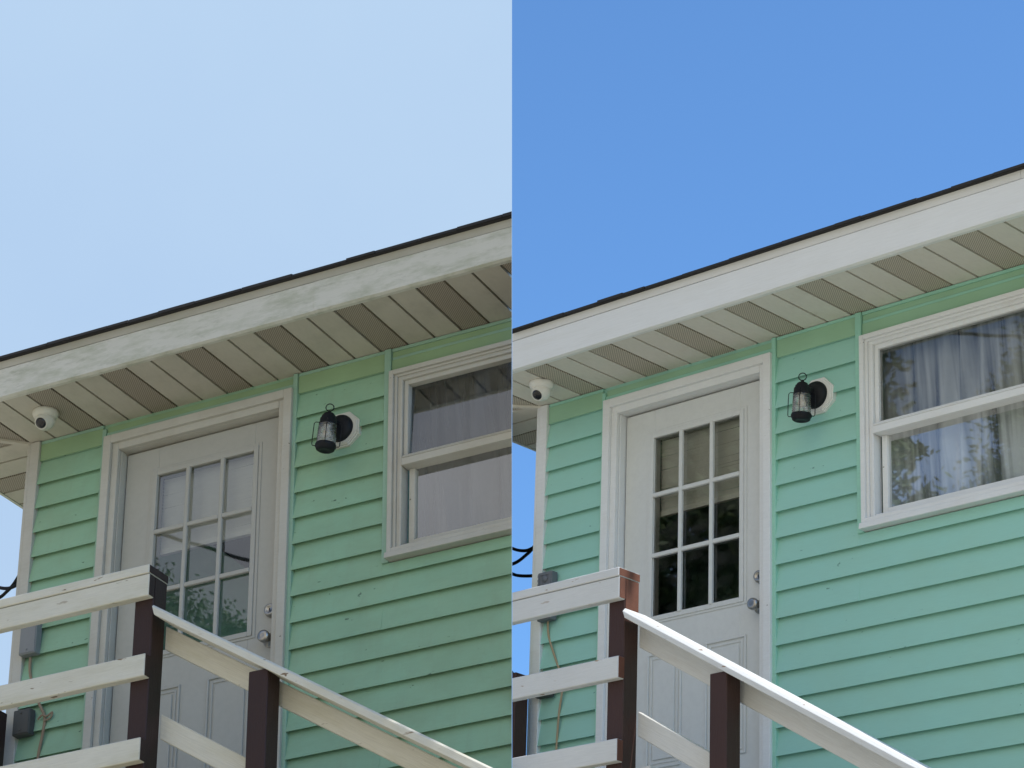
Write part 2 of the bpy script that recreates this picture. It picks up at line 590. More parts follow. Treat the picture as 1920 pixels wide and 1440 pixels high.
def house(H, label):
    P = H.P
    root = thing('house', H, (0, 0, 0), label, 'house', None)

    def part(mb, name, mat, parent=root, bevel=0.0, lab=None):
        return mb.build(name, P[mat], H, parent, (0, 0, 0), bevel, lab)

    # walls: siding around the openings
    w = MB()
    for x0, x1, zt, zb in ((XL + 0.05, 0.146, 0, GZ), (1.198, 1.652, 0, GZ), (WX1 + 0.03, XR, 0, GZ),
                           (1.652, WX1 + 0.03, -1.046, GZ), (1.682, WX1 + 0.03, 0, -0.127),
                           (0.146, 1.198, 0, -0.06), (0.146, 1.198, DOOR_FLOOR, GZ)):
        siding_section(w, x0, x1, zt, zb)
    part(w, 'wall', 'siding')
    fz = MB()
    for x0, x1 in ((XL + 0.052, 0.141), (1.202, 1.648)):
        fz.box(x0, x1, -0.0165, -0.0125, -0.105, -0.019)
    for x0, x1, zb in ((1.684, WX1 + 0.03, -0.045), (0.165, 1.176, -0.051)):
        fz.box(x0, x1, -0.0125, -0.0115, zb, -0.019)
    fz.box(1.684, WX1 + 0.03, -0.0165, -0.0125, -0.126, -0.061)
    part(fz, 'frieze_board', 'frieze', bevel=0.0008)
    # sheathing behind the boards and the other three sides
    b = MB()
    for x0, x1, zt, zb in ((XL + 0.012, 0.238, 0.1, GZ), (1.108, 1.70, 0.1, GZ), (WX1 - 0.02, XR, 0.1, GZ), (1.70, WX1 - 0.02, -1.03, GZ),
                           (1.70, WX1 - 0.02, 0.1, -0.14), (0.238, 1.108, 0.1, -0.12), (0.238, 1.108, DOOR_FLOOR, GZ)):
        b.box(x0, x1, 0.006, 0.12, zb, zt)
    b.box(XL + 0.012, XL + 0.13, 0.122, 6.0, GZ, 0.1)
    b.box(XR - 0.12, XR, 0.122, 6.0, GZ, 0.1)
    b.box(XL + 0.13, XR - 0.12, 5.88, 6.0, GZ, 0.1)
    part(b, 'wall_core', 'siding')
    # inside: floor, ceiling and partition of the room
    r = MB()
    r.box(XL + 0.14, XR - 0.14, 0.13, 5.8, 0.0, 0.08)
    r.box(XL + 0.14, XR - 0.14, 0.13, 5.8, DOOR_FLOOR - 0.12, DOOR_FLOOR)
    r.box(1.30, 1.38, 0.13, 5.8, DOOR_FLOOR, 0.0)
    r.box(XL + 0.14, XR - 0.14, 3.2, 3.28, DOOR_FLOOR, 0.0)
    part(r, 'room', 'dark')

    # corner board (L-shaped, on both sides of the corner)
    c = MB()
    c.ext([(XL, -0.030), (XL + 0.050, -0.030), (XL + 0.050, -0.001), (XL + 0.0, -0.001)], GZ, -0.004, 'z')
    c.box(XL - 0.018, XL + 0.0, -0.028, 0.07, GZ, -0.006)
    part(c, 'corner_board', 'white', bevel=0.002)

    # green trim strips beside door and window, under the soffit and over the door
    t = MB()
    t.box(0.143, 0.163, -0.024, -0.001, -7.0, -0.030)
    t.box(1.178, 1.200, -0.026, -0.001, -7.0, -0.004)
    t.box(1.650, 1.682, -0.026, -0.001, -1.046, -0.004)
    t.box(XL + 0.052, 0.141, -0.018, -0.001, -0.018, -0.003)
    t.box(1.202, 1.648, -0.018, -0.001, -0.018, -0.003)
    t.box(1.684, WX1 + 0.03, -0.018, -0.001, -0.018, -0.003)
    t.box(1.684, WX1 + 0.03, -0.014, -0.001, -0.060, -0.046)
    t.box(0.165, 1.176, -0.020, -0.001, -0.076, -0.052)
    part(t, 'trim_strip', 'trim', bevel=0.0015)

    # soffit: flat strips with open seams, boxed back to the wall, mitred at the corner
    s_ = MB()
    s2 = MB()
    g = MB()
    k0, k1 = -6, int(XR / S) + 2
    YF = -D + 0.004
    g.box(XL - D, XR + 0.3, -D + 0.01, 0.02, 0.016, 0.022)
    g.box(XL - D, XL - 0.001, 0.022, 6.0, 0.016, 0.022)
    soff = None
    vents = []

    def mitre_pts(xa, xb, z0, z1):
        """strip between xa and xb; left of the corner it stops on the mitre line"""
        def yb(x):
            return -0.002 if x >= XL else max(YF + 0.001, -(XL - x) - 0.002)
        xs = [xa]
        if xa < XL < xb:
            xs.append(XL)
        xs.append(xb)
        pts = [(x, YF) for x in xs] + [(x, yb(x)) for x in xs[::-1]]
        return pts
    for k in range(k0, k1):
        xa, xb = k * S + 0.0062, (k + 1) * S - 0.0062
        xa = max(xa, XL - D + 0.02)
        if xb - xa < 0.01:
            continue
        pts = mitre_pts(xa, xb, 0, 0)
        vent = (k % 3 == 0)
        mb = MB()
        mb.ext([(p[0], p[1]) for p in pts], 0.0, 0.012, 'z')
        if vent:
            vents.append(mb)
        else:
            s_.v, s_.f, s_.sm = s_.v, s_.f, s_.sm
            s_.add(mb.v, mb.f)
    # side eave: strips run the other way
    k = 0
    y = -0.055 - 3 * S
    for k in range(-3, 44):
        ya, yb_ = -0.055 + k * S + 0.0062, -0.055 + (k + 1) * S - 0.0062

        def xr(y):
            return XL - 0.02 if y >= -0.018 else XL - 0.02 - (-0.018 - y)
        xl = XL - D + 0.006
        pts = [(xl, ya), (xr(ya), ya)]
        if ya < -0.018 < yb_:
            pts.append((xr(0), -0.018))
        pts += [(xr(yb_), yb_), (xl, yb_)]
        if xr(yb_) - xl < 0.01:
            continue
        if xr(ya) < xl:
            pts = [(xl, yb_ - (xr(yb_) - xl)), (xr(yb_), yb_), (xl, yb_)]
        mb = MB()
        mb.ext(pts, 0.0005, 0.0125, 'z')
        if k % 3 == 2:
            vents.append(mb)
        else:
            s2.add(mb.v, mb.f)
    soff = part(s_, 'soffit', 'soffit')
    part(s2, 'side_soffit', 'soffit', soff)
    part(g, 'seam_backing', 'groove', soff)
    for mb in vents:
        mb.build('vent_strip', P['vent'], H, soff)
    # mitre strip at the corner
    m = MB()
    L = D * 1.38
    d = Vector((-1, -1, 0)).normalized()
    n = Vector((1, -1, 0)).normalized()
    o = Vector((XL, -0.012, 0))
    for w_, z0, z1, sh in ((0.011, -0.010, -0.0005, 0.0), (0.020, -0.0045, -0.0003, -0.006)):
        q = [o + d * 0.004 + n * (sh + w_), o + d * L + n * (sh + w_), o + d * L + n * (sh - w_), o + d * 0.004 + n * (sh - w_)]
        m.ext([(p.x, p.y) for p in q], z0, z1, 'z')
    part(m, 'mitre_strip', 'soffit', soff)

    # fascia boards (front in lengths, with butt joints) and drip edge
    f = MB()
    xs = [XL - D - 0.012, 1.545, 4.6, 7.7, XR + 0.3] if H.key == 'A' else [XL - D - 0.012, 1.527, 4.4, 7.4, XR + 0.3]
    for i, (a, b_) in enumerate(zip(xs, xs[1:])):
        off = 0.0015 * (i % 2)
        f.ext([(-D - 0.014 - off, 0.004), (-D - off, -0.002), (-D + 0.018, -0.002), (-D + 0.018, 0.003), (-D + 0.002, 0.006), (-D + 0.002, 0.1490), (-D - 0.014 - off, 0.1490)], a + 0.0006, b_ - 0.0006, 'x')
    f.box(XL - D - 0.012, XL - D + 0.004, -D + 0.019, 6.4, -0.002, 0.1490)
    part(f, 'fascia', 'fascia')
    gp_ = MB()
    gp_.box(XL - D - 0.004, XR + 0.3, -D - 0.002, -D + 0.010, 0.1492, 0.1543)
    part(gp_, 'fascia_gap', 'groove')
    e = MB()
    for a, b_ in ((XL - D - 0.010, 2.818), (2.8195, 5.9), (5.9015, XR + 0.3)):
        e.ext([(-D - 0.010, 0.1545), (-D - 0.013, 0.192), (-D + 0.05, 0.192), (-D + 0.05, 0.1545)], a, b_, 'x')
    e.box(XL - D - 0.016, XL - D + 0.02, -D + 0.052, 6.4, 0.1545, 0.192)
    part(e, 'drip_edge', 'drip')

    # hipped roof with shingle tabs along the eave
    rf = MB()
    x0, x1, y0, y1, z = XL - D - 0.03, XR + 0.32, -D - 0.032, 6.4, 0.194
    h = (y1 - y0) / 2
    pitch = 0.30
    rf.add([(x0, y0, z), (x1, y0, z), (x1, y1, z), (x0, y1, z), (x0 + h, y0 + h, z + h * pitch), (x1 - h, y0 + h, z + h * pitch)],
           [(0, 1, 5, 4), (1, 2, 5), (2, 3, 4, 5), (3, 0, 4), (0, 3, 2, 1)])
    roof = part(rf, 'roof', 'shingle')
    tb = MB()
    rr = random.Random(3 if H.key == 'A' else 5)
    x = x0 - 0.01
    while x < x1:
        wd = rr.uniform(0.10, 0.30)
        oh = rr.uniform(0.004, 0.010)
        th = rr.uniform(0.008, 0.0135)
        tb.ext([(y0 - oh, z - 0.001), (y0 + 0.16, z + 0.16 * pitch), (y0 + 0.16, z + 0.16 * pitch + th), (y0 - oh, z + th)], x + 0.0015, x + wd - 0.0015, 'x')
        x += wd
    part(tb, 'shingle_tab_row', 'shingle', roof)

    # ---------------- door
    fr = MB()
    # casing: flat outer band, inner bead, jamb
    zb = DOOR_FLOOR
    for (xo, xi, ya, zt) in ((0.164, 0.206, -0.042, -0.078), (0.206, 0.240, -0.024, -0.118)):
        fr.box(xo, xi, ya, -0.0005, zb, zt)
        fr.box(1.345 - xi, 1.345 - xo, ya + (0.002 if xo > 0.17 else 0), -0.0005, zb, zt)
        zh = 0.042 if xo < 0.18 else 0.036
        fr.box(xi, 1.345 - xi, ya, -0.0005, zt - zh, zt)
    fr.box(0.190, 0.244, 0.0005, 0.11, zb, -0.154)
    fr.box(1.106, 1.150, 0.0005, 0.11, zb, -0.154)
    fr.box(0.190, 1.150, 0.0005, 0.11, -0.154, -0.119)
    part(fr, 'door_frame', 'white', bevel=0.002)
    dr = MB()
    X0, X1, ZT, ZB, yf = 0.2500, 1.102, -0.1625, DOOR_FLOOR, 0.040
    lx0, lx1, lz1, lz0 = 0.428, 0.947, -0.304, -1.198
    # slab with the light cut out
    dr.box(X0, lx0, yf, 0.085, ZB, ZT)
    dr.box(lx1, X1, yf, 0.085, ZB, ZT)
    dr.box(lx0, lx1, yf, 0.085, lz1, ZT)
    dr.box(lx0, lx1, yf, 0.085, ZB, lz0)
    # two raised panels: sunk moulding ring standing proud of the slab
    for a, b_ in ((0.405, 0.610), (0.750, 0.985)):
        pz1, pz0 = -1.372, -1.915
        for q, y2 in ((0.0, 0.033), (0.020, 0.036)):
            ring(dr, a + q, b_ - q, pz0 + q, pz1 - q, 0.010, y2, yf)
        dr.box(a + 0.040, b_ - 0.040, 0.034, yf, pz0 + 0.04, pz1 - 0.04)
    # frame around the light, two steps
    ring(dr, 0.387, 0.986, -1.228, -0.270, 0.016, 0.036, yf)
    ring(dr, 0.403, 0.970, -1.216, -0.284, 0.024, 0.031, yf + 0.008)
    door = part(dr, 'door', 'door', bevel=0.0018)
    ws = MB()
    ws.box(0.2445, 1.1055, 0.060, 0.066, -0.1625, -0.1545)
    ws.box(0.2445, 0.2495, 0.060, 0.066, DOOR_FLOOR, -0.163)
    part(ws, 'weather_strip', 'black', root)
    gr = MB()
    for xm in (0.597, 0.782):
        gr.box(xm - 0.0105, xm + 0.0105, 0.026, 0.044, lz0, lz1)
    xsx = (lx0, 0.597 - 0.0105, 0.597 + 0.0105, 0.782 - 0.0105, 0.782 + 0.0105, lx1)
    for zm in (-0.598, -0.897):
        for a, b_ in ((xsx[0], xsx[1]), (xsx[2], xsx[3]), (xsx[4], xsx[5])):
            gr.box(a, b_, 0.026, 0.044, zm - 0.0105, zm + 0.0105)
    part(gr, 'door_grille', 'door', door, 0.003)
    pn = MB()
    pn.add([(lx0, 0.046, lz0), (lx1, 0.046, lz0), (lx1, 0.046, lz1), (lx0, 0.046, lz1)], [(0, 1, 2, 3)])
    part(pn, 'pane', 'pane', door)
    kb = MB()
    kc = (1.066, 0.040, -1.258)
    kb.lathe([(0.0, 0.006), (0.033, 0.006), (0.033, 0.002), (0.030, 0.010), (0.014, 0.014), (0.012, 0.034), (0.022, 0.040), (0.028, 0.052), (0.027, 0.066), (0.018, 0.071), (0.008, 0.070), (0.0, 0.070)], kc, (0, -1, 0))
    knob = part(kb, 'door_knob', 'chrome', door)
    db = MB()
    db.lathe([(0.0, 0.0), (0.031, 0.0), (0.031, 0.012), (0.026, 0.024), (0.017, 0.026), (0.015, 0.022), (0.0, 0.022)], (1.068, 0.040, -1.118), (0, -1, 0))
    part(db, 'deadbolt', 'chrome', door)
    kh = MB()
    kh.box(1.0665, 1.0695, 0.0165, 0.0177, -1.124, -1.112)
    part(kh, 'keyhole', 'black', door)

    # ---------------- window
    wf = MB()
    x0, x1, zb, zt = 1.684, WX1, -1.041, -0.128
    ring(wf, x0, x1, zb + 0.028, zt, 0.022, -0.046, 0.0)
    wf.ext([(-0.062, zb), (-0.056, zb + 0.028), (0.0, zb + 0.030), (0.0, zb)], x0 - 0.003, x1 + 0.003, 'x')
    for i, (q, y2) in enumerate(((0.022, -0.032), (0.036, -0.024), (0.050, -0.030))):
        ring(wf, x0 + q, x1 - q, zb + 0.030, zt - q * 0.82, 0.014 if i < 2 else 0.012, y2, 0.03, wb=0)
    wf.box(x0 + 0.062, x1 - 0.062, -0.024, 0.03, zb + 0.030, zb + 0.064)
    win = part(wf, 'window', 'white', bevel=0.0018)
    us = MB()
    ring(us, x0 + 0.063, x1 - 0.063, -0.575, -0.178, 0.021, -0.016, 0.020, wb=0, wt=0.024)
    us.box(x0 + 0.066, x1 - 0.066, -0.040, 0.030, -0.606, -0.572)
    us.ext([(-0.044, -0.572), (-0.034, -0.556), (0.008, -0.552), (0.008, -0.572)], x0 + 0.069, x1 - 0.069, 'x')
    part(us, 'upper_sash', 'white', win, 0.0018)
    ls = MB()
    ring(ls, x0 + 0.078, x1 - 0.078, -0.976, -0.607, 0.028, 0.010, 0.045, wt=0, wb=0.030)
    part(ls, 'lower_sash', 'white', win, 0.0018)
    for za, zb_, yy, xa in ((-0.556, -0.202, 0.0, x0 + 0.083), (-0.947, -0.607, 0.026, x0 + 0.105)):
        q = MB()
        # the left house's upper pane is tilted to widen its dark eave reflection
        dy = 0.016 if (H.key == 'A' and xa < x0 + 0.1) else 0.0
        q.add([(xa, yy, za), (x1 + x0 - xa, yy, za), (x1 + x0 - xa, yy + dy, zb_), (xa, yy + dy, zb_)], [(0, 1, 2, 3)])
        part(q, 'pane', 'pane', win)
    return root


def blind(H, label):
    b = MB()
    z = -0.27
    rr = random.Random(2)
    while z > -0.655:
        tl = rr.uniform(-0.002, 0.002)
        b.add([(0.418, 0.098, z + tl), (0.960, 0.098, z - tl), (0.960, 0.104, z - 0.0135 - tl), (0.418, 0.104, z - 0.0135 + tl)], [(0, 1, 2, 3)])
        z -= 0.0165
    b.box(0.416, 0.962, 0.096, 0.116, -0.684, -0.660)
    o = b.build('window_blind', H.P['blind'], H, None, (0.69, 0.1, -0.27))
    return tag(o, label, 'blind')


def curtain(H, label, seed):
    rr = random.Random(seed)
    x0, x1 = 1.72, WX1 - 0.04
    nx, nz_ = 220, 14
    vs = []
    ph = [rr.uniform(0, 6.28) for _ in range(5)]
    for j in range(nz_ + 1):
        tz = j / nz_
        z = -0.03 - 0.98 * tz
        for i in range(nx + 1):
            u = i / nx
            lean = 0.10 * tz * math.sin(u * 5 + ph[4])
            uu = u + lean * 0.25
            y = 0.115 + 0.030 * math.sin(uu * 52 + ph[0] + 1.6 * math.sin(uu * 9 + ph[1])) * (0.55 + 0.45 * math.sin(uu * 17 + ph[2])) + 0.010 * math.sin(uu * 19 + ph[3])
            vs.append((x0 + (x1 - x0) * u, y, z))
    b = MB()
    b.add(vs, [(j * (nx + 1) + i, j * (nx + 1) + i + 1, (j + 1) * (nx + 1) + i + 1, (j + 1) * (nx + 1) + i) for j in range(nz_) for i in range(nx)], True)
    o = b.build('curtain', H.P['curtain'], H, None, (x0, 0.1, -0.15))
    return tag(o, label, 'curtain')


# ---------------------------------------------------------------- landing and stair railing
def railing(H, label, slope):
    P = H.P
    base = (1.17, -1.015, DOOR_FLOOR)
    root = thing('stair_railing', H, base, label, 'railing')

    def part(mb, name, mat, parent=root, bevel=0.0, lab=None):
        return mb.build(name, P[mat], H, parent, base, bevel, lab)
    xl = -0.30
    # posts
    for (xa, xb, ya, yb, zt) in ((1.126, 1.214, -1.060, -0.972, -1.4275), (1.690, 1.777, -1.086, -0.998, -1.606 + slope * (1.69 - 1.25) - 0.055),
                                 (xl, xl + 0.089, -1.060, -0.972, -1.4275), (xl - 0.008, xl + 0.089, -0.19, -0.10, -1.402),
                                 (3.2, 3.289, -1.086, -0.998, -1.606 + slope * (3.2 - 1.25) - 0.055), (4.7, 4.789, -1.086, -0.998, -1.606 + slope * (4.7 - 1.25) - 0.055)):
        p = MB()
        p.box(xa, xb, ya, yb, GZ, zt)
        part(p, 'post', 'post', bevel=0.003)
    # level boards on the outer face; on the right house the end colour holds the sunlight
    ends = MB()

    def end(x, y0, y1, z0, z1):
        ends.box(x + 0.0004, x + 0.0024, y0 + 0.002, y1 - 0.002, z0 + 0.002, z1 - 0.002)
    c = MB()
    c.box(xl - 0.04, 1.2155, -1.104, -0.968, -1.4265, -1.3895)
    cap = part(c, 'cap_rail', 'rail', bevel=0.003)
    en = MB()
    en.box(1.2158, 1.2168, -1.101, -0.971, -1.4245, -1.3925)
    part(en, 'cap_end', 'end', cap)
    for zt, xe in ((-1.429, 1.2155), (-1.7705, 1.217), (-2.119, 1.218)):
        b = MB()
        b.box(xl - 0.04, xe, -1.0995, -1.0605, zt - 0.0935, zt)
        bd = part(b, 'rail_board', 'rail', bevel=0.003)
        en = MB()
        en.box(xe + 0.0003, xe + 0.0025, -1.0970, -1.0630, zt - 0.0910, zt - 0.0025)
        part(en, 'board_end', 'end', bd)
    for zt in (-1.49, -1.84):
        b = MB()
        b.box(xl - 0.050, xl - 0.0105, -1.058, -0.10, zt - 0.0935, zt)
        part(b, 'rail_board', 'rail', bevel=0.003)
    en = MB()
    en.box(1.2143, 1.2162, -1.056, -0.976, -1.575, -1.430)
    part(en, 'sunlit_face', 'end', root)  # thin lighter slip paints the sunlit upper part of the post
    # sloping cap, skirt board and lower board of the stair
    xe = 1.24 + 5.0

    def sl(x0, x1, z_at, x_ref, h, y0, y1, name, mat, bev=0.003, plumb=True):
        b = MB()
        za, zb = z_at + slope * (x0 - x_ref), z_at + slope * (x1 - x_ref)
        q = 0.0 if plumb else h * 0.25
        b.add([(x0, y0, za), (x0, y1, za), (x1, y1, zb), (x1, y0, zb), (x0 + q, y0, za - h), (x0 + q, y1, za - h), (x1, y1, zb - h), (x1, y0, zb - h)],
              [(0, 1, 2, 3), (4, 7, 6, 5), (0, 4, 5, 1), (1, 5, 6, 2), (2, 6, 7, 3), (3, 7, 4, 0)])
        return part(b, name, mat, bevel=bev)
    b = MB()
    ch = 0.016 if H.key == 'B' else 0.009

    def sec(x, dz, q):
        z = -1.572 + slope * (x - 1.243) + dz
        return [(x + q, -1.106, z - 0.047), (x, -1.106, z - ch), (x, -1.106 + ch, z), (x, -0.960, z), (x + q, -0.960, z - 0.047)]
    p0, p1 = sec(1.240, 0, 0.012), sec(xe, 0, 0)
    b.add(p0 + p1, [(0, 1, 2, 3, 4), (9, 8, 7, 6, 5)] + [(i, (i + 1) % 5, 5 + (i + 1) % 5, 5 + i) for i in range(5)])
    part(b, 'stair_cap_rail', 'slope', bevel=0.0015)
    sl(1.216, xe, -1.606, 1.216, 0.100, -0.9685, -0.931, 'stair_skirt_board', 'slope')
    sl(1.216, xe, -1.981, 1.220, 0.104, -0.9685, -0.931, 'stair_rail_board', 'slope')
    # deck of the landing, stringers and treads
    dk = MB()
    y = -0.985
    while y < -0.05:
        dk.box(xl - 0.02, 1.30, y, y + 0.137, DOOR_FLOOR - 0.058, DOOR_FLOOR - 0.02)
        y += 0.143
    part(dk, 'deck', 'rail', bevel=0.002)
    jo = MB()
    jo.box(xl, 1.30, -0.985, -0.947, DOOR_FLOOR - 0.25, DOOR_FLOOR - 0.06)
    jo.box(xl, 1.30, -0.09, -0.052, DOOR_FLOOR - 0.25, DOOR_FLOOR - 0.06)
    part(jo, 'deck_joists', 'post')
    z = DOOR_FLOOR - 0.02
    tr = MB()
    for i in range(18):
        xx = 1.31 + i * 0.285
        zz = z + slope * 0.285 * (i + 1)
        tr.box(xx, xx + 0.29, -0.93, -0.06, zz - 0.038, zz)
    part(tr, 'treads', 'rail', bevel=0.002)
    sl(1.31, xe + 0.2, DOOR_FLOOR - 0.10, 1.31, 0.30, -0.10, -0.062, 'stringer', 'post')
    sl(1.31, xe + 0.2, DOOR_FLOOR - 0.10, 1.31, 0.30, -0.930, -0.892, 'stringer', 'post')
    return root


# ---------------------------------------------------------------- wall lantern
def lantern(H, label, tilt):
    P = H.P
    base = (1.446, -0.02, -0.355)
    root = thing('wall_lantern', H, base, label, 'lantern', 'lanterns beside the doors')

    def part(mb, name, mat, parent=root, bevel=0.0):
        return mb.build(name, P[mat], H, parent, base, bevel)
    cx, cz = 1.4445, -0.355
    pl = MB()
    for r, ya, yb in ((0.0905, -0.031, -0.002), (0.0845, -0.039, -0.031), (0.078, -0.043, -0.039)):
        pl.ext([(cx + r * math.cos(R(22.5 + 45 * i)), cz + r * math.sin(R(22.5 + 45 * i))) for i in range(8)], ya, yb, 'y')
    part(pl, 'mounting_block', 'camw', bevel=0.001)
    dk = MB()
    dk.lathe([(0.064, 0.0), (0.064, 0.010), (0.060, 0.018), (0.050, 0.026), (0.030, 0.033), (0.0, 0.035)], (cx - 0.002, -0.043, cz), (0, -1, 0), 36)
    part(dk, 'back_plate', 'black')
    # lantern body leans a little, as if its arm had sagged
    ax = Vector((math.sin(tilt[0]), math.sin(tilt[1]), 1)).normalized()
    top = Vector((cx + 0.001, -0.145, -0.318))

    def at(h):
        return top + ax * h
    arm = MB()
    arm.tube([(cx, -0.060, cz + 0.004), (cx, -0.085, cz + 0.012), at(-0.045) + Vector((0, 0.035, 0)), at(-0.045)], [0.016, 0.014, 0.013, 0.013], 12)
    part(arm, 'arm', 'black')
    cp = MB()
    cp.lathe([(0.0, 0.004), (0.006, 0.004), (0.008, -0.004), (0.016, -0.007), (0.024, -0.012), (0.025, -0.018), (0.031, -0.022), (0.032, -0.030), (0.037, -0.036), (0.038, -0.058), (0.040, -0.060), (0.040, -0.066), (0.0, -0.066)], top, ax, 32)
    cap = part(cp, 'lamp_cap', 'black')
    rg = MB()
    side = ax.cross(Vector((0.45, -0.9, 0.1))).normalized()
    rc = at(0.020)
    rg.tube([rc + (side * math.sin(a) + ax * math.cos(a)) * 0.0175 for a in [2 * math.pi * i / 28 for i in range(29)]], 0.0024, 8)
    part(rg, 'hanging_ring', 'black', cap)
    gl = MB()
    prof = []
    for i in range(61):
        h = -0.066 - 0.092 * i / 60
        prof.append((0.0395 + 0.003 * (i / 60) + 0.0011 * math.sin(i * 2 * math.pi / 6.0), h))
    gl.lathe(prof, top, ax, 36)
    part(gl, 'glass_cylinder', 'jar')
    bu = MB()
    bu.lathe([(0.0, -0.126), (0.010, -0.123), (0.018, -0.112), (0.019, -0.103), (0.013, -0.090), (0.009, -0.080), (0.009, -0.066)], top, ax, 20)
    part(bu, 'bulb', 'bulb')
    bs = MB()
    bs.lathe([(0.0, -0.155), (0.044, -0.155), (0.0465, -0.160), (0.0465, -0.170), (0.042, -0.174), (0.041, -0.182), (0.034, -0.187), (0.020, -0.188), (0.018, -0.186), (0.0, -0.186)], top, ax, 36)
    part(bs, 'lamp_base', 'black')
    # wire guard
    e1 = ax.cross(Vector((0, 1, 0))).normalized()
    e2 = ax.cross(e1).normalized()
    for i in range(4):
        a = R(-62 + 90 * i)
        dv = e1 * math.cos(a) + e2 * math.sin(a)
        g = MB()
        g.tube([at(-0.054) + dv * 0.036, at(-0.054) + dv * 0.054, at(-0.060) + dv * 0.060, at(-0.100) + dv * 0.061, at(-0.160) + dv * 0.061, at(-0.166) + dv * 0.058, at(-0.167) + dv * 0.046], 0.0019, 8)
        part(g, 'guard_wire', 'black')
    return root


# ---------------------------------------------------------------- dome camera under the soffit
def dome_camera(H, label, cx, cy):
    P = H.P
    base = (cx, cy, 0)
    root = thing('security_camera', H, base, label, 'camera', 'security cameras under the eaves')

    def part(mb, name, mat, parent=root):
        return mb.build(name, P[mat], H, parent, base)
    b = MB()
    b.lathe([(0.0, -0.0005), (0.058, -0.0005), (0.060, -0.004), (0.060, -0.016), (0.056, -0.026), (0.047, -0.036), (0.0, -0.040)], (cx, cy, 0), (0, 0, 1), 40)
    part(b, 'mount', 'camw')
    ax = Vector((0.05, -0.72, -0.62)).normalized()
    c = Vector((cx, cy, -0.046))
    e = MB()
    e.lathe([(0.0, -0.047)] + [(0.047 * math.sin(R(a)), -0.047 * math.cos(R(a))) for a in range(15, 130, 8)] + [(0.032, 0.041), (0.030, 0.044), (0.026, 0.041), (0.0, 0.041)], c, ax, 40)
    ball = part(e, 'ball', 'camw')
    l = MB()
    l.lathe([(0.0, 0.0425), (0.0255, 0.0425), (0.025, 0.044), (0.016, 0.048), (0.0, 0.0495)], c, ax, 32)
    part(l, 'lens', 'lens', ball)
    return root


def outlet_box(H, label, z0, z1, kind):
    P = H.P
    base = (-0.16, -0.02, z0)
    root = thing('outlet_box', H, base, label, 'outlet box')
    b = MB()
    b.box(-0.208, -0.118, -0.062, -0.019, z0, z1)
    bd = b.build('body', P['boxd' if kind == 'plain' else 'box'], H, root, base, 0.003)
    c = MB()
    if kind == 'outlet':
        ring(c, -0.204, -0.122, z0 + 0.006, z1 - 0.006, 0.010, -0.066, -0.0625)
        zc = (z0 + z1) / 2
        for dz in (-0.045, 0.045, 0.085):
            c.lathe([(0.0, 0.0), (0.018, 0.0), (0.018, 0.003), (0.0, 0.003)], (-0.163, -0.0625, zc + dz), (0, -1, 0), 20)
        for k in range(7):
            c.box(-0.214, -0.2085, -0.058, -0.050, z1 - 0.02 - k * 0.022, z1 - 0.008 - k * 0.022)
    else:
        c.box(-0.204, -0.122, -0.065, -0.0625, z0 + 0.006, z1 - 0.006)
        c.lathe([(0.0, 0.0), (0.004, 0.0), (0.004, 0.003), (0.0, 0.003)], (-0.163, -0.0655, z1 - 0.02), (0, -1, 0), 10)
        c.lathe([(0.0, 0.0), (0.004, 0.0), (0.004, 0.003), (0.0, 0.003)], (-0.163, -0.0655, z0 + 0.02), (0, -1, 0), 10)
    c.build('cover', P['boxd' if kind == 'plain' else 'box'], H, root, base)
    return root


def spline(pts, n=10):
    pts = [Vector(p) for p in pts]
    P = [pts[0]] + pts + [pts[-1]]
    out = []
    for i in range(1, len(P) - 2):
        for k in range(n):
            t = k / n
            a, b, c, d = P[i - 1], P[i], P[i + 1], P[i + 2]
            out.append(0.5 * ((2 * b) + (-a + c) * t + (2 * a - 5 * b + 4 * c - d) * t * t + (-a + 3 * b - 3 * c + d) * t ** 3))
    out.append(pts[-1])
    return out


HA = House('A', ((0.8881, 0.4596, -0.0079), (-0.4583, 0.8867, 0.0611), (0.0351, -0.0507, 0.9981)), (-2.01886941, 11.95613977, 5.32274344), 1.08)
HB = House('B', ((0.7334, 0.679, 0.033), (-0.6764, 0.7338, -0.0636), (-0.0674, 0.0243, 0.9974)), (0.34910766, 12.40186158, 5.7198877), 0.93)

# ---------------------------------------------------------------- ground
gm, gt, gp = mat_base('lawn_and_soil')
v = mapped(gt, (1, 1, 1))
ln(gt, tmix(gt, tramp(gt, tnoise(gt, 0.6, v, 8), 0.35, 0.65), (0.32, 0.30, 0.19), (0.56, 0.49, 0.38)), gp.inputs['Base Color'])
gp.inputs['Roughness'].default_value = 0.95
g = MB()
g.add([(-400, -400, 0), (400, -400, 0), (400, 400, 0), (-400, 400, 0)], [(0, 1, 2, 3)])
g.build('ground', gm, None, kind='structure')

# ---------------------------------------------------------------- the two houses
house(HA, 'weathered green house on the left with grey stained fascia, under a pale sky')
house(HB, 'brighter green house on the right with clean white fascia, under a blue sky')
railing(HA, 'grimy white and dark brown railing of landing and stair before the weathered left house', -0.632)
railing(HB, 'sunlit white and brown railing of landing and stair before the bright right house', -0.597)
lantern(HA, 'black lantern with dull glass on a grimy white octagon on the left house', (0.10, -0.01))
lantern(HB, 'black lantern with clear ribbed glass on a clean white octagon on the right house', (0.06, -0.02))
dome_camera(HA, 'cream dome camera under the dingy soffit of the left house', -0.02, -0.25)
dome_camera(HB, 'white dome camera under the clean soffit of the right house', -0.045, -0.255)
blind(HA, 'white slatted blind behind the door panes of the left house, glass reflecting pale sky')
blind(HB, 'white slatted blind half lowered behind the door panes of the right house')
curtain(HA, 'grey sheer curtain hanging behind the window at the centre of the picture, left house', 4)
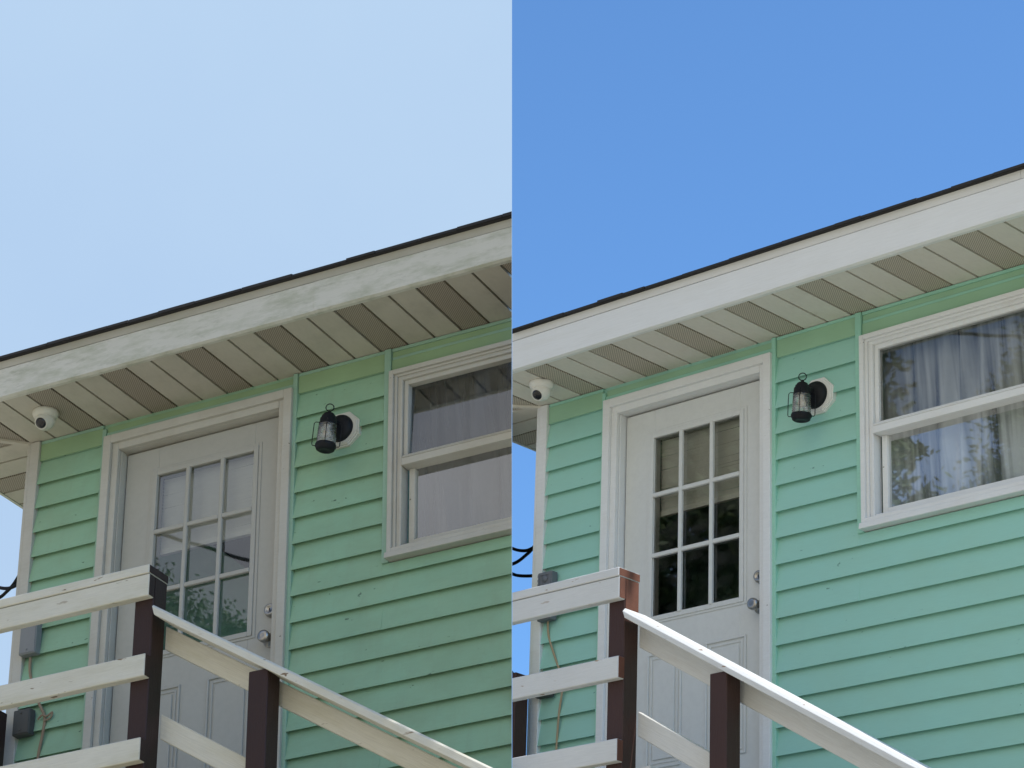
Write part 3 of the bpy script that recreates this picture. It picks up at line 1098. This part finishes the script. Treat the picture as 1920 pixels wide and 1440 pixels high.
curtain(HB, 'white sheer folded curtain hanging behind the window at the far right', 9)
outlet_box(HA, 'light grey upper outlet box on the corner board of the left house', -1.108, -0.885, 'cover')
outlet_box(HA, 'dark lower junction box on the corner board of the left house', -1.495, -1.375, 'plain')
outlet_box(HB, 'dark grey outlet box with round sockets on the corner of the right house', -1.125, -0.885, 'outlet')
outlet_box(HB, 'lower box mostly hidden behind the rail boards of the right house', -1.500, -1.392, 'plain')
for H, lab in ((HA, 'dull tan cord tied in a knot on the siding left of the weathered door'), (HB, 'tan cord hanging down the siding left of the clean door')):
    m = MB()
    m.tube(spline([(-0.165, -0.028, -1.115), (-0.160, -0.024, -1.20), (-0.100, -0.024, -1.345), (-0.062, -0.026, -1.42), (-0.066, -0.026, -1.50), (-0.082, -0.026, -1.62), (-0.10, -0.026, -1.95)]), 0.0055 if H is HB else 0.007, 8)
    if H is HA:
        m.tube(spline([(-0.095, -0.030, -1.425), (-0.070, -0.036, -1.412), (-0.045, -0.034, -1.420), (-0.020, -0.030, -1.405), (-0.030, -0.028, -1.430), (-0.060, -0.034, -1.440)]), 0.0045, 8)
    tag(m.build('cord', H.P['cord'], H, None, (-0.165, -0.02, -1.115)), lab, 'cord')

# cables looping round the far side of each corner
cab = {
'A': [
    [(-1.077, 0.75, -0.24), (-0.991, 0.75, -0.282), (-0.941, 0.75, -0.296), (-0.908, 0.75, -0.294), (-0.886, 0.75, -0.287), (-0.855, 0.75, -0.27), (-0.801, 0.75, -0.23)] ,
    [(-1.066, 0.75, -0.35), (-0.986, 0.75, -0.335), (-0.949, 0.75, -0.314), (-0.924, 0.75, -0.296), (-0.901, 0.75, -0.272), (-0.872, 0.75, -0.229), (-0.839, 0.75, -0.163)] ,
],
'B': [
    [(-1.273, 0.75, -0.298), (-1.154, 0.75, -0.36), (-1.103, 0.75, -0.382), (-1.053, 0.75, -0.393), (-1.015, 0.75, -0.39), (-0.963, 0.75, -0.374)] ,
    [(-1.266, 0.75, -0.451), (-1.15, 0.75, -0.449), (-1.099, 0.75, -0.439), (-1.052, 0.75, -0.418), (-1.015, 0.75, -0.398), (-0.964, 0.75, -0.351)] ,
    [(-1.266, 0.75, -0.439), (-1.148, 0.75, -0.502), (-1.095, 0.75, -0.523), (-1.017, 0.75, -0.539), (-0.956, 0.75, -0.545)] ,
    [(-1.243, 0.75, -0.92), (-1.163, 0.75, -1.005), (-1.123, 0.75, -1.046), (-1.083, 0.75, -1.098), (-1.024, 0.75, -1.17)] ,
],
}
for H in (HA, HB):
    for i, pts in enumerate(cab[H.key]):
        # from a pole off to the left, round behind the corner to the side wall
        d0 = (Vector(pts[0]) - Vector(pts[1])).normalized()
        far = [Vector((-9.0, 2.6, 1.2 + 0.1 * i)), Vector((-4.0, 1.2, pts[0][2] + 0.35)), Vector(pts[0]) + d0 * 0.6]
        path = spline(far, 8) + spline(pts) + spline([Vector(pts[-1]) + Vector((0.01, 0, 0)), (-0.5, 0.735, pts[-1][2] + 0.05), (XL + 0.011, 0.72, pts[-1][2] + 0.06)], 6)
        m = MB()
        m.tube(path, 0.009, 8)
        lab = {('A', 0): 'thick black cable curving up behind the corner of the left house', ('A', 1): 'second black cable crossing the first behind the left house corner',
               ('B', 0): 'topmost black cable against blue sky at the right house corner', ('B', 1): 'black cable rising to meet the topmost one at the right house corner',
               ('B', 2): 'third black cable, sagging below the joined pair at the right house corner',
               ('B', 3): 'short end of black cable just above the middle rail board of the right house'}[(H.key, i)]
        o = m.build('cable', H.P['line'], H, None, pts[-1])
        if o:
            tag(o, lab, 'cable', 'cables behind the house corners')


# ---------------------------------------------------------------- trees in the yard (seen in the window glass, plus an unseen one added to shade the left railing)
def leaf_mat(name, c1, c2):
    m, t, p = mat_base(name)
    ln(t, tmix(t, tramp(t, tnoise(t, 1.3, mapped(t, (1, 1, 1))), 0.35, 0.65), c1, c2), p.inputs['Base Color'])
    p.inputs['Roughness'].default_value = 0.6
    return m


LEAF = leaf_mat('leaf_green', (0.045, 0.085, 0.025), (0.09, 0.13, 0.04))
BARK = plain('bark', (0.10, 0.075, 0.055), 0.9, nscale=12, var=0.6)


def tree(loc, limbs, clumps, label, seed, leaf=0.075):
    rr = random.Random(seed)
    root = thing('tree', None, loc, label, 'tree')
    b = MB()
    for pts, r0, r1 in limbs:
        sp = spline(pts, 6)
        b.tube(sp, [r0 + (r1 - r0) * i / (len(sp) - 1) for i in range(len(sp))], 10)
    b.build('trunk', BARK, None, root)
    c = MB()
    for (cx, cy, cz, rx, rz, n) in clumps:
        # lumpy clump made of twigs of leaves
        subs = []
        for _ in range(max(6, n // 130)):
            d = Vector((rr.gauss(0, 1), rr.gauss(0, 1), rr.gauss(0, 1))).normalized() * (rr.random() ** 0.45)
            subs.append(Vector((cx + d.x * rx, cy + d.y * rx, cz + d.z * rz)))
        for _ in range(n):
            q = rr.choice(subs)
            p = q + Vector((rr.gauss(0, 0.22), rr.gauss(0, 0.22), rr.gauss(0, 0.18))) * min(1.0, rx)
            u = Vector((rr.gauss(0, 1), rr.gauss(0, 1), rr.gauss(0, 0.7))).normalized()
            w = u.cross(Vector((rr.gauss(0, 1), rr.gauss(0, 1), rr.gauss(0, 1)))).normalized()
            l = leaf * rr.uniform(0.7, 1.3)
            c.add([p - u * l, p + w * l * 0.45, p + u * l, p - w * l * 0.45], [(0, 1, 2, 3)])
    c.build('crown', LEAF, None, root)
    return root


def yard_tree(x, y, h, r, label, seed, n=5200, leaf=0.09):
    cl = [(0, 0, h - r * 0.9, r * 0.55, r * 0.8, n // 5)]
    for k in range(6):
        a = k * 1.05 + seed
        cl.append((math.cos(a) * r * 0.55, math.sin(a) * r * 0.55, h - r * (1.3 + 0.5 * (k % 3)), r * 0.6, r * 0.7, n // 7))
    tree((x, y, 0), [([(0, 0, -0.2), (0.1, 0.05, h * 0.4), (0.0, 0.1, h * 0.85)], 0.22, 0.04)] +
         [([(0.08, 0.05, h * (0.35 + 0.08 * k)), (math.cos(k * 1.9) * r * 0.4, math.sin(k * 1.9) * r * 0.4, h * (0.5 + 0.08 * k))], 0.08, 0.02) for k in range(4)], cl, label, seed, leaf)


yard_tree(-28.8, 6.3, 23.0, 3.8, 'large dark tree mirrored in the door panes and window of the right house', 1, 60000, 0.105)
yard_tree(-19.1, 3.2, 15.6, 0.9, 'small round tree top mirrored at the lower right of the left house door', 2, 13000, 0.045)
yard_tree(-24.0, 1.7, 18.65, 1.4, 'taller tree top mirrored in the lower middle pane of the left house door', 3, 18000, 0.05)
tree((-4.9, 6.8, 0), [([(0, 0, -0.2), (0.1, 0, 4.0), (0.3, 0.2, 8.0), (0.4, 0.2, 11.0)], 0.30, 0.10),  # out of view, added to block the sun from the left house
                      ([(0.2, 0.1, 7.2), (2.6, 1.0, 8.9), (5.2, 1.9, 9.7), (7.2, 2.6, 10.2)], 0.15, 0.03),
                      ([(0.3, 0.2, 8.4), (-0.4, -0.3, 10.0), (-0.8, -0.5, 11.4)], 0.10, 0.03)],
     [(7.2, 2.45, 10.3, 1.0, 0.9, 7500), (7.0, 3.45, 10.6, 0.95, 0.8, 6000), (5.1, 1.9, 10.8, 1.0, 0.8, 2200), (3.0, 1.3, 11.0, 1.1, 0.8, 2000), (0.5, 0.3, 11.8, 0.9, 0.8, 2200)],
     'unseen tree added so its long bough keeps the sun off the left railing', 11)

# overhead service line mirrored across the left door's glass
m = MB()
m.tube(spline([(-23.2, 14.1, 18.6), (-18.0, 8.9, 15.75), (-15.2, 6.1, 14.2), (-14.5, 5.4, 13.82), (-11.0, 1.9, 11.95), (-8, -1.1, 10.4)]), 0.022, 6)
tag(m.build('overhead_line', HA.P['black'], None, None, (-15, 6, 14)), 'black overhead line mirrored across the middle panes of the left house door', 'overhead line')
